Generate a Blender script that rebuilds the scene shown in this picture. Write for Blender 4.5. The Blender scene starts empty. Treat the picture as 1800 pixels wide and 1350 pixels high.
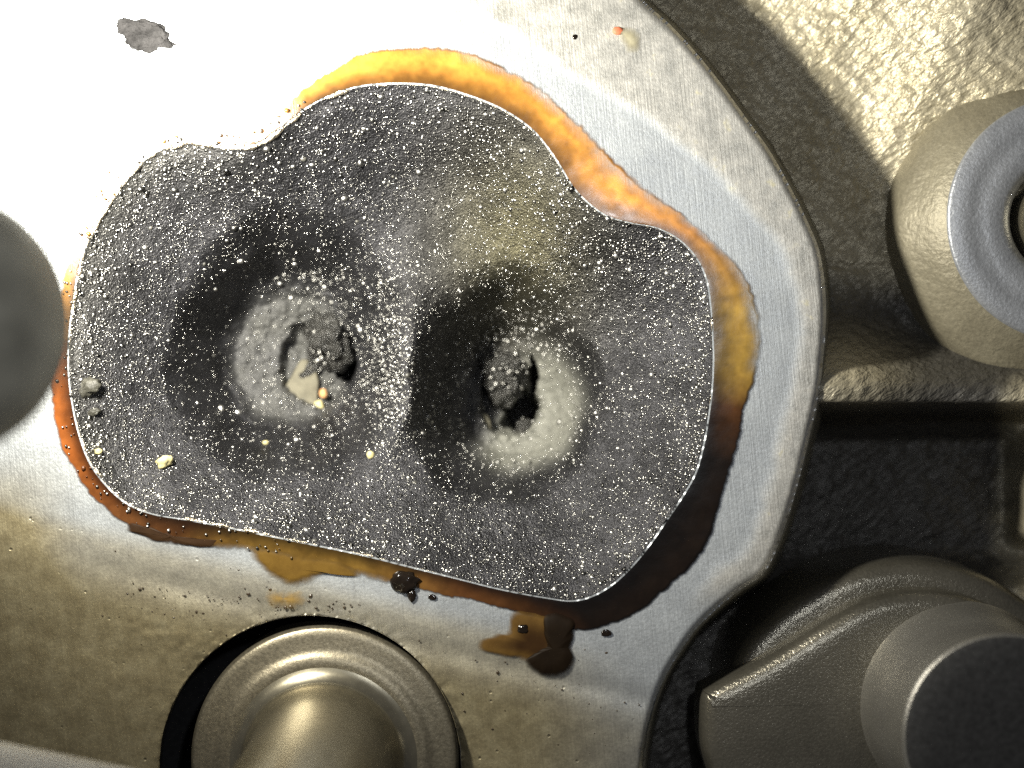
import bpy, bmesh, math, random
import numpy as np
from mathutils import Vector

# ------------------------------------------------------------------ scene, camera, light
sc = bpy.context.scene
COL = sc.collection
H = 14.0            # camera height above the machined face; 1 unit = 1 cm
PX = 200.0          # photograph pixels per cm on the face

cam_d = bpy.data.cameras.new('camera')
cam_d.sensor_width = 36.0
cam_d.lens = 36.0 * H / 9.0
cam_d.clip_start = 0.05
cam_d.clip_end = 200.0
cam_d.dof.use_dof = True
cam_d.dof.focus_distance = H + 0.12
cam_d.dof.aperture_fstop = cam_d.lens / 1000.0 / 0.33
cam_d.dof.aperture_blades = 0
cam = bpy.data.objects.new('camera', cam_d)
cam.location = (0, 0, H)
COL.objects.link(cam)
sc.camera = cam

w = bpy.data.worlds.new('World')
sc.world = w
w.use_nodes = True
bg = w.node_tree.nodes['Background']
bg.inputs[0].default_value = (0.97, 0.96, 1.0, 1)
bg.inputs[1].default_value = 0.06

LIGHT = Vector((-4.1, 2.4, 4.3))
ld = bpy.data.lights.new('torch_light', 'SPOT')
ld.energy = 7000
ld.color = (1.0, 0.955, 0.83)
ld.spot_size = math.radians(158)
ld.spot_blend = 0.85
ld.shadow_soft_size = 0.38
lo = bpy.data.objects.new('torch_light', ld)
lo.location = LIGHT
lo.rotation_euler = (Vector((0.43, 0.23, -0.82))).to_track_quat('-Z', 'Y').to_euler()
COL.objects.link(lo)

fd = bpy.data.lights.new('phone_flash', 'POINT')
fd.energy = 900
fd.color = (0.93, 0.96, 1.0)
fd.shadow_soft_size = 0.2
fo = bpy.data.objects.new('phone_flash', fd)
fo.location = (1.3, 1.9, 13.6)
COL.objects.link(fo)

sc.view_settings.view_transform = 'Standard'
sc.view_settings.look = 'None'
sc.view_settings.exposure = 0.0
sc.view_settings.gamma = 1.0
sc.cycles.use_denoising = False
sc.cycles.max_bounces = 6
sc.cycles.sample_clamp_indirect = 3.0

rng = np.random.default_rng(7)
random.seed(7)

# ------------------------------------------------------------------ helpers
def PZ(x, y, z):
    """photo pixel + height -> world arrays"""
    k = (H - z) / H / PX
    return (x - 900.0) * k, (675.0 - y) * k, z

def P(x, y, z=0.0):
    a, b, c = PZ(float(x), float(y), float(z))
    return Vector((a, b, c))

def smooth(a, b, x):
    t = np.clip((x - a) / (b - a), 0, 1)
    return t * t * (3 - 2 * t)

def _hash(i, j, s):
    h = (i.astype(np.int64) * 374761393 + j.astype(np.int64) * 668265263 + s * 1274126177) & 0xffffffff
    h = ((h ^ (h >> 13)) * 1274126177) & 0xffffffff
    return ((h ^ (h >> 16)) & 0xffff) / 65535.0

def vnoise(x, y, s=0):
    x = np.asarray(x, float); y = np.asarray(y, float)
    i = np.floor(x); j = np.floor(y)
    u = x - i; v = y - j
    u = u * u * u * (u * (u * 6 - 15) + 10); v = v * v * v * (v * (v * 6 - 15) + 10)
    a = _hash(i, j, s); b = _hash(i + 1, j, s); c = _hash(i, j + 1, s); d = _hash(i + 1, j + 1, s)
    return ((a * (1 - u) + b * u) * (1 - v) + (c * (1 - u) + d * u) * v) * 2 - 1

def fbm(x, y, scale, s=0, o=3):
    r = 0; amp = 1; f = 1.0 / scale; t = 0
    for k in range(o):
        r = r + amp * vnoise(np.asarray(x) * f + 17.3 * k, np.asarray(y) * f - 9.1 * k, s + k)
        t += amp; amp *= 0.5; f *= 2.03
    return r / t

def catmull(pts, n=6, closed=True):
    p = np.array(pts, float); N = len(p); out = []
    for i in range(N if closed else N - 1):
        if closed:
            a, b, c, d = p[(i - 1) % N], p[i], p[(i + 1) % N], p[(i + 2) % N]
        else:
            a, b, c, d = p[max(i - 1, 0)], p[i], p[i + 1], p[min(i + 2, N - 1)]
        for k in range(n):
            t = k / n
            out.append(0.5 * ((2 * b) + (c - a) * t + (2 * a - 5 * b + 4 * c - d) * t * t + (3 * b - a - 3 * c + d) * t ** 3))
    if not closed: out.append(p[-1])
    return np.array(out)

def sdf(x, y, poly):
    """signed distance (neg inside) and nearest boundary point"""
    sh = x.shape; x = x.ravel(); y = y.ravel()
    best = np.full(x.shape, 1e18); nx = np.zeros_like(x); ny = np.zeros_like(y)
    ins = np.zeros(x.shape, bool)
    N = len(poly)
    for i in range(N):
        ax, ay = poly[i]; bx, by = poly[(i + 1) % N]
        ex, ey = bx - ax, by - ay
        l = ex * ex + ey * ey
        if l < 1e-12: continue
        t = np.clip(((x - ax) * ex + (y - ay) * ey) / l, 0, 1)
        qx = ax + t * ex; qy = ay + t * ey
        d = (x - qx) ** 2 + (y - qy) ** 2
        m = d < best
        best[m] = d[m]; nx[m] = qx[m]; ny[m] = qy[m]
        c = (ay > y) != (by > y)
        if abs(by - ay) > 1e-12:
            ins ^= c & (x < (bx - ax) * (y - ay) / (by - ay) + ax)
    d = np.sqrt(best) * np.where(ins, -1, 1)
    return d.reshape(sh), nx.reshape(sh), ny.reshape(sh)

def radial(poly, cx, cy, th):
    a = np.arctan2(poly[:, 1] - cy, poly[:, 0] - cx) % (2 * math.pi)
    r = np.hypot(poly[:, 0] - cx, poly[:, 1] - cy)
    o = np.argsort(a)
    return np.interp(th, a[o], r[o], period=2 * math.pi)

def mesh_obj(name, V, F, mat, parent=None, smooth_=True, attrs=None):
    me = bpy.data.meshes.new(name)
    V = np.asarray(V, np.float32)
    if isinstance(F, np.ndarray):
        nf, k = F.shape
        me.vertices.add(len(V)); me.vertices.foreach_set('co', V.ravel())
        me.loops.add(nf * k); me.loops.foreach_set('vertex_index', F.astype(np.int32).ravel())
        me.polygons.add(nf)
        me.polygons.foreach_set('loop_start', np.arange(0, nf * k, k, dtype=np.int32))
        me.update(calc_edges=True)
    else:
        me.from_pydata([tuple(map(float, v)) for v in V], [], F)
    if smooth_:
        me.polygons.foreach_set('use_smooth', np.ones(len(me.polygons), bool))
    for k, (typ, dat) in (attrs or {}).items():
        if typ == 'F':
            at = me.attributes.new(k, 'FLOAT', 'POINT'); at.data.foreach_set('value', np.asarray(dat, np.float32).ravel())
        else:
            at = me.attributes.new(k, 'FLOAT_COLOR', 'POINT')
            c = np.ones((len(V), 4), np.float32); c[:, :3] = dat
            at.data.foreach_set('color', c.ravel())
    me.materials.append(mat)
    me.validate(); me.update()
    o = bpy.data.objects.new(name, me)
    COL.objects.link(o)
    if parent is not None: o.parent = parent
    return o

def tag(o, label, cat, group=None, kind=None):
    if label: o['label'] = label
    if cat: o['category'] = cat
    if group: o['group'] = group
    if kind: o['kind'] = kind
    return o

def thing(name, label, cat, loc=(0, 0, 0), group=None):
    o = bpy.data.objects.new(name, None); COL.objects.link(o)
    o.location = loc; o.empty_display_size = 0.2
    return tag(o, label, cat, group)

def gridfaces(nu, nv, wrap=False):
    i = np.arange(nu if wrap else nu - 1)[:, None]; j = np.arange(nv - 1)[None, :]
    i2 = (i + 1) % nu
    return np.stack([i * nv + j, i2 * nv + j, i2 * nv + j + 1, i * nv + j + 1], -1).reshape(-1, 4)

def lathe(name, prof, mat, parent=None, loc=(0, 0, 0), n=96, wob=0.0, tilt=None):
    prof = np.array(prof, float)
    th = np.linspace(0, 2 * math.pi, n, endpoint=False)
    r = prof[:, 0][None, :] * np.ones((n, 1)); z = prof[:, 1][None, :] * np.ones((n, 1))
    if wob:
        r = r * (1 + wob * vnoise(th[:, None] * 2.5 + 5, z * 3))
    V = np.stack([r * np.cos(th)[:, None], r * np.sin(th)[:, None], z], -1).reshape(-1, 3)
    o = mesh_obj(name, V, gridfaces(n, len(prof), True)[:, ::-1], mat, parent)
    o.location = loc
    if tilt: o.rotation_euler = tilt
    return o

def spline_prof(pts, n=5):
    return catmull(pts, n, closed=False)

# ------------------------------------------------------------------ materials
def new_mat(name):
    m = bpy.data.materials.new(name); m.use_nodes = True
    nt = m.node_tree
    return m, nt, nt.nodes['Principled BSDF']

def N(nt, typ, **kw):
    n = nt.nodes.new(typ)
    for k, v in kw.items():
        if k.startswith('i_'):
            n.inputs[k[2:].replace('_', ' ')].default_value = v
        else:
            setattr(n, k, v)
    return n

def coords(nt, scale=(1, 1, 1), rot=(0, 0, 0)):
    tc = N(nt, 'ShaderNodeTexCoord'); mp = N(nt, 'ShaderNodeMapping')
    mp.vector_type = 'TEXTURE'
    mp.inputs['Scale'].default_value = tuple(1.0 / k for k in scale); mp.inputs['Rotation'].default_value = rot
    nt.links.new(tc.outputs['Object'], mp.inputs['Vector'])
    return mp.outputs['Vector']

def noise(nt, vec, scale, detail=3, rough=0.55, dist=0.0):
    n = N(nt, 'ShaderNodeTexNoise')
    n.inputs['Scale'].default_value = scale; n.inputs['Detail'].default_value = detail
    n.inputs['Roughness'].default_value = rough; n.inputs['Distortion'].default_value = dist
    nt.links.new(vec, n.inputs['Vector'])
    return n.outputs['Fac']

def ramp(nt, fac, stops):
    r = N(nt, 'ShaderNodeValToRGB')
    e = r.color_ramp.elements
    while len(e) < len(stops): e.new(0.5)
    for k, (p, c) in enumerate(stops):
        e[k].position = p; e[k].color = (*c, 1) if len(c) == 3 else c
    nt.links.new(fac, r.inputs['Fac'])
    return r.outputs['Color']

def mix(nt, fac, a, b, mode='MIX'):
    m = N(nt, 'ShaderNodeMix', data_type='RGBA', blend_type=mode)
    for sock, v in ((m.inputs[0], fac), (m.inputs[6], a), (m.inputs[7], b)):
        if hasattr(v, 'is_linked') or hasattr(v, 'links'): nt.links.new(v, sock)
        elif isinstance(v, (int, float)): sock.default_value = v
        else: sock.default_value = (*v, 1)
    return m.outputs[2]

def mathn(nt, op, a, b=None, c=None):
    m = N(nt, 'ShaderNodeMath', operation=op)
    for k, v in enumerate((a, b, c)):
        if v is None: continue
        if isinstance(v, (int, float)): m.inputs[k].default_value = v
        else: nt.links.new(v, m.inputs[k])
    return m.outputs[0]

def attr(nt, name):
    a = N(nt, 'ShaderNodeAttribute'); a.attribute_name = name
    return a

def bump(nt, hgt, strength, dist, prev=None):
    b = N(nt, 'ShaderNodeBump'); b.inputs['Strength'].default_value = strength
    b.inputs['Distance'].default_value = dist
    nt.links.new(hgt, b.inputs['Height'])
    if prev is not None: nt.links.new(prev, b.inputs['Normal'])
    return b.outputs['Normal']

def setp(nt, b, **kw):
    names = {'color': 'Base Color', 'rough': 'Roughness', 'metal': 'Metallic', 'normal': 'Normal', 'spec': 'Specular IOR Level',
             'coat': 'Coat Weight', 'coatrough': 'Coat Roughness', 'aniso': 'Anisotropic', 'alpha': 'Alpha', 'ior': 'IOR'}
    for k, v in kw.items():
        s = b.inputs[names[k]]
        if isinstance(v, (int, float)): s.default_value = v
        elif isinstance(v, tuple): s.default_value = (*v, 1)
        else: nt.links.new(v, s)

def mat_face():
    m, nt, b = new_mat('machined_aluminium')
    v = coords(nt)
    big = noise(nt, v, 0.9, 4, 0.6)
    mid = noise(nt, v, 6.0, 4, 0.6)
    fine = noise(nt, v, 38.0, 3, 0.6)
    res = attr(nt, 'residue').outputs['Fac']
    low = attr(nt, 'lower').outputs['Fac']
    base = ramp(nt, big, [(0.3, (0.42, 0.445, 0.47)), (0.7, (0.57, 0.60, 0.62))])
    warm = ramp(nt, mid, [(0.25, (0.36, 0.30, 0.175)), (0.5, (0.44, 0.375, 0.225)), (0.75, (0.52, 0.455, 0.285))])
    pale = ramp(nt, mid, [(0.3, (0.42, 0.41, 0.37)), (0.62, (0.60, 0.58, 0.53)), (0.75, (0.72, 0.66, 0.42))])
    c = mix(nt, low, base, warm)
    c = mix(nt, res, c, pale)
    c = mix(nt, attr(nt, 'rim').outputs['Fac'], c, (0.78, 0.77, 0.72))
    # pits and grime
    vo = N(nt, 'ShaderNodeTexVoronoi'); vo.inputs['Scale'].default_value = 9.0
    nt.links.new(v, vo.inputs['Vector'])
    pit = mathn(nt, 'MULTIPLY', ramp(nt, vo.outputs['Distance'], [(0.05, (1, 1, 1)), (0.16, (0, 0, 0))]), ramp(nt, mid, [(0.52, (0, 0, 0)), (0.62, (1, 1, 1))]))
    pitl = mathn(nt, 'MULTIPLY', pit, mathn(nt, 'ADD', mathn(nt, 'MULTIPLY', low, 0.75), 0.08))
    c = mix(nt, pitl, c, (0.10, 0.085, 0.06))
    # brushed machining marks in two directions
    s1 = noise(nt, coords(nt, (3, 120, 3), (0, 0, math.radians(-52))), 1.0, 3, 0.6)
    s2 = noise(nt, coords(nt, (55, 1.6, 3), (0, 0, math.radians(6))), 1.0, 3, 0.65)
    st = mathn(nt, 'ADD', mathn(nt, 'MULTIPLY', s1, 0.3), mathn(nt, 'MULTIPLY', s2, 0.9))
    c = mix(nt, 0.3, c, ramp(nt, st, [(0.42, (0.72, 0.72, 0.72)), (0.75, (1.15, 1.15, 1.15))]), 'MULTIPLY')
    grain = ramp(nt, fine, [(0.3, (0.78, 0.78, 0.78)), (0.7, (1.12, 1.12, 1.12))])
    c = mix(nt, 0.8, c, grain, 'MULTIPLY')
    n1 = bump(nt, st, 0.35, 0.010)
    n2 = bump(nt, fine, 0.2, 0.010, n1)
    n3 = bump(nt, pitl, 0.5, -0.02, n2)
    rr = mathn(nt, 'ADD', mathn(nt, 'MULTIPLY', mid, 0.25), 0.33)
    setp(nt, b, color=c, rough=rr, metal=0.7, normal=n3, spec=0.5)
    return m

def mat_cast(name, c0, c1, rough=0.55, metal=0.3, scale=16.0, stretch=(1, 1, 1), rot=0.0, bmp=0.9, dist=0.05):
    m, nt, b = new_mat(name)
    v = coords(nt); vs = coords(nt, stretch, (0, 0, rot))
    big = noise(nt, v, 1.3, 4, 0.6); fine = noise(nt, v, scale * 2.6, 3, 0.6)
    lump = noise(nt, vs, scale, 3, 0.55, 0.3)
    c = ramp(nt, big, [(0.3, c0), (0.7, c1)])
    c = mix(nt, 0.7, c, ramp(nt, fine, [(0.3, (0.7, 0.7, 0.7)), (0.7, (1.15, 1.15, 1.15))]), 'MULTIPLY')
    c = mix(nt, attr(nt, 'dark_mask').outputs['Fac'], c, mix(nt, fine, (0.05, 0.048, 0.045), (0.10, 0.095, 0.085)))
    n1 = bump(nt, lump, bmp, dist)
    n2 = bump(nt, fine, 0.4, 0.012, n1)
    setp(nt, b, color=c, rough=rough, metal=metal, normal=n2)
    return m

def mat_carbon():
    m, nt, b = new_mat('carbon_crust')
    v = coords(nt)
    big = noise(nt, v, 1.6, 3, 0.6); mid = noise(nt, v, 14, 3, 0.6); fine = noise(nt, v, 62, 2, 0.6)
    tone = attr(nt, 'tone').outputs['Color']
    c = mix(nt, 0.85, tone, ramp(nt, mid, [(0.3, (0.7, 0.7, 0.7)), (0.7, (1.25, 1.25, 1.25))]), 'MULTIPLY')
    vo = N(nt, 'ShaderNodeTexVoronoi', feature='SMOOTH_F1'); vo.inputs['Scale'].default_value = 34.0
    nt.links.new(v, vo.inputs['Vector'])
    n1 = bump(nt, mid, 0.12, 0.02)
    n2 = bump(nt, vo.outputs['Distance'], 0.25, -0.02, n1)
    n3 = bump(nt, fine, 0.8, 0.020, n2)
    setp(nt, b, color=c, rough=mathn(nt, 'ADD', mathn(nt, 'MULTIPLY', big, 0.3), 0.27), metal=mathn(nt, 'MULTIPLY', mathn(nt, 'SUBTRACT', 1.0, attr(nt, 'ash').outputs['Fac']), 0.72), spec=0.42, normal=n3)
    return m

def mat_beads(name='wet_carbon_bead', rough=0.2):
    m, nt, b = new_mat(name)
    tone = attr(nt, 'tone').outputs['Color']
    setp(nt, b, color=tone, rough=rough, spec=0.8, metal=attr(nt, 'glint').outputs['Fac'])
    return m

def mat_oil(name='oil_varnish', rough=0.24, coat=0.1):
    m, nt, b = new_mat(name)
    v = coords(nt)
    tone = attr(nt, 'tone').outputs['Color']; edge = attr(nt, 'edge').outputs['Fac']
    mid = noise(nt, v, 7, 4, 0.6); fine = noise(nt, v, 30, 3, 0.6)
    c = mix(nt, 0.8, tone, ramp(nt, mid, [(0.3, (0.75, 0.7, 0.65)), (0.7, (1.2, 1.2, 1.2))]), 'MULTIPLY')
    n1 = bump(nt, mid, 0.05, 0.03)
    n2 = bump(nt, fine, 0.06, 0.006, n1)
    a = mathn(nt, 'ADD', edge, mathn(nt, 'MULTIPLY', mathn(nt, 'SUBTRACT', mid, 0.5), mathn(nt, 'MULTIPLY', mathn(nt, 'SUBTRACT', 1.1, edge), 0.7)))
    a = ramp(nt, a, [(0.06, (0, 0, 0)), (0.85, (1, 1, 1))])
    setp(nt, b, color=c, rough=rough, spec=0.45 if coat else 0.1, normal=n2, coat=coat, coatrough=0.12, alpha=a)
    return m

def mat_plain(name, c, rough, metal=0.0, scale=10.0, var=0.3, bmp=0.3, dist=0.02, spec=0.5):
    m, nt, b = new_mat(name)
    v = coords(nt)
    a = noise(nt, v, scale, 4, 0.6); f = noise(nt, v, scale * 5, 2, 0.6)
    lo_ = tuple(x * (1 - var) for x in c); hi = tuple(min(1, x * (1 + var)) for x in c)
    col = ramp(nt, a, [(0.3, lo_), (0.7, hi)])
    n1 = bump(nt, a, bmp, dist); n2 = bump(nt, f, bmp, dist * 0.3, n1)
    setp(nt, b, color=col, rough=rough, metal=metal, normal=n2, spec=spec)
    return m

M_face = mat_face()
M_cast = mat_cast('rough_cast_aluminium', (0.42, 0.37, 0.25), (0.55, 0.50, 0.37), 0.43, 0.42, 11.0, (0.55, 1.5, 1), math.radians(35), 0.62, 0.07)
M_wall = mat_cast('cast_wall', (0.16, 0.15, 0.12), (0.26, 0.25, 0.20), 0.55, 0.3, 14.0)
M_boss = mat_cast('boss_casting', (0.19, 0.17, 0.12), (0.28, 0.255, 0.185), 0.5, 0.3, 12.0, bmp=0.35, dist=0.03)
M_ring = mat_cast('machined_ring', (0.29, 0.305, 0.335), (0.38, 0.395, 0.425), 0.42, 0.5, 14.0, bmp=0.25, dist=0.02)
M_lug = mat_cast('lug_casting', (0.19, 0.178, 0.145), (0.29, 0.27, 0.22), 0.25, 0.8, 16.0, bmp=0.15, dist=0.012)
M_sleeve = mat_cast('sleeve_steel', (0.25, 0.24, 0.22), (0.33, 0.32, 0.29), 0.38, 0.7, 22.0, bmp=0.2, dist=0.01)
M_bolt = mat_plain('bolt_steel', (0.36, 0.33, 0.25), 0.27, 0.9, 9.0, 0.15, 0.08, 0.008)
M_boltface = mat_plain('dusty_steel', (0.27, 0.24, 0.175), 0.38, 0.8, 34.0, 0.3, 0.22, 0.010)
M_black = mat_plain('matte_black', (0.034, 0.034, 0.035), 0.7, 0.0, 20, 0.3, 0.3, 0.01, 0.12)
M_carbon = mat_carbon()
M_beads = mat_beads('wet_carbon_bead', 0.28)
M_bigbeads = mat_beads('wet_carbon_drop', 0.40)
M_oil = mat_oil()
M_oil_matt = mat_oil('dried_oil', 0.55, 0.0)
M_scab = mat_plain('grime_crust', (0.036, 0.035, 0.036), 0.8, 0.0, 9.0, 0.6, 1.0, 0.05, 0.12)
M_lip = mat_plain('port_edge_metal', (0.52, 0.46, 0.36), 0.30, 0.9, 14.0, 0.75, 0.9, 0.03)
M_chip = mat_plain('pale_ash', (0.15, 0.138, 0.10), 0.8, 0.0, 12.0, 0.2, 0.4, 0.02)
M_yellow = mat_plain('yellow_crumb', (0.62, 0.55, 0.28), 0.6, 0.0, 14.0, 0.3, 0.5, 0.02)
M_orange = mat_plain('orange_crumb', (0.65, 0.36, 0.16), 0.6, 0.0, 14.0, 0.3, 0.5, 0.02)
M_greycrumb = mat_plain('grey_crumb', (0.06, 0.058, 0.047), 0.45, 0.0, 14.0, 0.4, 0.6, 0.03)
M_clump = mat_plain('carbon_clump', (0.035, 0.034, 0.031), 0.28, 0.0, 16.0, 0.5, 1.0, 0.06, 0.8)
M_sludge = mat_plain('wet_sludge', (0.010, 0.007, 0.005), 0.12, 0.0, 8.0, 0.4, 0.15, 0.02, 0.5)
M_rod = mat_plain('dark_rod', (0.50, 0.48, 0.39), 0.5, 0.2, 1.6, 0.5, 0.2, 0.02)
M_hose = mat_plain('pale_hose', (0.78, 0.73, 0.62), 0.55, 0.0, 2.0, 0.15, 0.1, 0.02)

# ------------------------------------------------------------------ outlines (photo pixels)
INNER = [(700,148),(760,152),(820,168),(880,192),(930,225),(960,258),(985,295),(1005,328),(1030,355),(1065,380),(1110,393),(1150,400),(1190,420),(1220,450),(1240,490),(1248,540),(1252,600),(1252,660),(1246,720),(1236,780),(1222,830),(1200,870),(1170,915),(1135,965),(1095,1010),(1055,1040),(1010,1055),(960,1050),(880,1035),(800,1015),(720,995),(640,975),(560,958),(480,942),(400,926),(330,913),(270,903),(225,885),(190,855),(160,815),(142,770),(130,720),(122,660),(122,600),(128,540),(138,480),(152,430),(175,385),(200,345),(235,300),(270,270),(310,255),(345,250),(390,260),(430,260),(465,248),(500,222),(540,190),(590,165),(640,152)]
OUTER = [(700,86),(760,86),(820,95),(880,118),(930,145),(980,185),(1020,225),(1060,265),(1100,305),(1150,345),(1200,378),(1250,425),(1290,465),(1318,510),(1332,560),(1335,610),(1325,660),(1312,700),(1300,750),(1285,810),(1268,860),(1258,900),(1240,950),(1205,1000),(1160,1045),(1110,1080),(1060,1098),(1020,1105),(960,1088),(880,1066),(800,1047),(720,1030),(640,1012),(560,995),(500,983),(440,968),(360,957),(290,945),(235,925),(190,895),(150,850),(118,800),(100,750),(92,700),(92,650),(100,560),(115,480),(135,410),(160,340),(200,290),(250,250),(300,232),(360,236),(420,232),(465,215),(505,180),(560,138),(620,104),(660,90)]
FLANGE = [(1060,-80),(1130,0),(1180,45),(1230,100),(1270,150),(1310,205),(1350,260),(1390,330),(1420,390),(1440,440),(1450,500),(1452,560),(1448,620),(1440,690),(1420,780),(1400,860),(1375,940),(1345,1005),(1300,1038),(1260,1070),(1225,1105),(1200,1140),(1170,1190),(1145,1260),(1130,1350),(1125,1450)]
CX, CY = 690.0, 600.0
inner = catmull(INNER, 6); outer = catmull(OUTER, 6)
fl = catmull(FLANGE, 5, closed=False)
flange_poly = np.vstack([fl, [[1125, 1640], [-300, 1640], [-300, -300], [1000, -300], [1000, -160]]])
BORE = (546.0, 1346.0, 264.0)   # counterbore round the domed bolt

# ================================================================== cylinder head
head = thing('cylinder_head', 'grey aluminium cylinder head with machined port face and rough cast side', 'engine')

def build_face():
    h = 4.0
    xs = np.arange(-300, 1470, h); ys = np.arange(-300, 1640, h)
    X, Y = np.meshgrid(xs, ys, indexing='ij')
    ip = catmull(INNER, 3)
    d1, ax, ay = sdf(X, Y, flange_poly)
    d2, bx_, by_ = sdf(X, Y, ip)
    bx, by, br = BORE
    rr = np.hypot(X - bx, Y - by)
    d3 = rr - br
    f = np.maximum(np.maximum(d1, -d2), -d3)
    use = np.argmax(np.stack([d1, -d2, -d3]), 0)
    nxp = np.choose(use, [ax, bx_, bx + (X - bx) / np.maximum(rr, 1e-6) * br])
    nyp = np.choose(use, [ay, by_, by + (Y - by) / np.maximum(rr, 1e-6) * br])
    sn = np.abs(f) < 0.62 * h
    X = np.where(sn, nxp, X); Y = np.where(sn, nyp, Y); f = np.where(sn, 0.0, f)
    d1 = np.where(sn & (use == 0), 0, d1)
    # relief
    ln = ((Y - 915) - 0.245 * (X - 150)) / math.hypot(1, 0.245)      # below the port: rolled edge of the flange
    left = smooth(60, 320, X)
    z = 0.006 * fbm(X, Y, 160, 3, 2)
    z = z - 0.018 * left * np.exp(-((ln - 72) / 22) ** 2)
    z = z - 0.08 * smooth(50, 230, ln) - 0.22 * smooth(120, 520, ln)
    z = z + 0.004 * fbm(X, Y, 26, 11, 3) * smooth(80, 160, ln)
    rough = smooth(115, 150, ln) * (1 - smooth(170, 230, ln)) * smooth(180, 260, X) * (1 - smooth(520, 640, X))
    z = z + 0.008 * fbm(X * 0.9, Y * 1.2, 13, 5, 3) * rough
    z = z - 0.010 * smooth(-40, 0, -np.abs(d3)) * (1 + fbm(X, Y, 14, 8, 2))
    # residue band along the outer edge, a hair proud
    wid = np.interp(Y, [-300, 0, 150, 300, 430, 600, 860, 1000, 1100, 1640], [330, 250, 170, 100, 60, 44, 50, 50, 30, 0])
    resid = 0.85 * smooth(-16, 16, d1 + wid + 9 * fbm(X, Y, 60, 21, 3)) * (1 - smooth(1010, 1090, Y))
    z = z + 0.010 * resid
    rim = smooth(-11, -5, d1) * (1 - smooth(1010, 1060, Y)) * np.clip(0.75 + 0.5 * fbm(X, Y, 25, 130, 2), 0, 1)
    e = np.clip((d1 + 12) / 12, 0, 1)
    z = z - 0.07 * e * e
    low = np.clip(0.55 * smooth(-10, 40, ln) * (1 - smooth(900, 1150, X)) + 0.45 * smooth(40, 150, ln) + 0.6 * (1 - smooth(0, 160, X)) * smooth(780, 900, Y), 0, 1)
    Vx, Vy, Vz = PZ(X, Y, z)
    V = np.stack([Vx, Vy, Vz], -1).reshape(-1, 3)
    nu, nv = X.shape
    keep = (f <= 0.001).ravel()
    q = gridfaces(nu, nv)
    k = keep[q]; cnt = k.sum(1)
    quads = q[cnt == 4]
    t3 = q[cnt == 3]; k3 = k[cnt == 3]
    tris = np.array([row[m] for row, m in zip(t3, k3)]).reshape(-1, 3)
    used = np.zeros(len(V), bool); used[quads.ravel()] = True; used[tris.ravel()] = True
    idx = np.cumsum(used) - 1
    F = [tuple(a) for a in idx[quads][:, ::-1].tolist()] + [tuple(a) for a in idx[tris][:, ::-1].tolist()]
    me_o = mesh_obj('machined_face', V[used], F, M_face, head, True,
                    {'residue': ('F', resid.ravel()[used]), 'lower': ('F', low.ravel()[used]), 'rim': ('F', rim.ravel()[used])})
    return me_o
face = build_face()

def strip(name, line, prof, mat, closed, parent, noise_amp=0.0, seed=0):
    """loft along a pixel polyline; prof = [(offset px outward, z)]"""
    p = np.array(line); Np = len(p)
    t = np.roll(p, -1, 0) - np.roll(p, 1, 0)
    if not closed: t[0] = p[1] - p[0]; t[-1] = p[-1] - p[-2]
    t /= np.linalg.norm(t, axis=1)[:, None]
    nrm = np.stack([t[:, 1], -t[:, 0]], -1)
    pr = np.array(prof, float)
    off = pr[:, 0][None, :]; z = pr[:, 1][None, :] * np.ones((Np, 1))
    X = p[:, 0][:, None] + nrm[:, 0][:, None] * off; Y = p[:, 1][:, None] + nrm[:, 1][:, None] * off
    if noise_amp:
        X = X + noise_amp * fbm(X + z * 130, Y + z * 90, 18, seed, 3); Y = Y + noise_amp * fbm(X - z * 120, Y - z * 70, 18, seed + 9, 3)
    Vx, Vy, Vz = PZ(X, Y, z)
    return mesh_obj(name, np.stack([Vx, Vy, Vz], -1).reshape(-1, 3), gridfaces(Np, len(pr), closed), mat, parent)

# side wall of the raised flange
fl_f = catmull(FLANGE, 14, closed=False)
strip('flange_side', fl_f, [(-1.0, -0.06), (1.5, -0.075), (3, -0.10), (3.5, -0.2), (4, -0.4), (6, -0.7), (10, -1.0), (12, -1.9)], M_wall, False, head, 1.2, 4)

# counterbore wall
th = np.linspace(0, 2 * math.pi, 200, endpoint=False)
bx, by, br = BORE
circ = np.stack([bx + br * np.cos(th), by + br * np.sin(th)], -1)
strip('counterbore_wall', circ, [(1.5, -0.02), (-1.5, -0.35), (-2, -0.7), (-3, -1.4), (-120, -1.45), (-266, -1.46)], M_black, True, head, 1.5, 6)  # near-black wall and floor paint in the shade of the bolt gap

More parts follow.
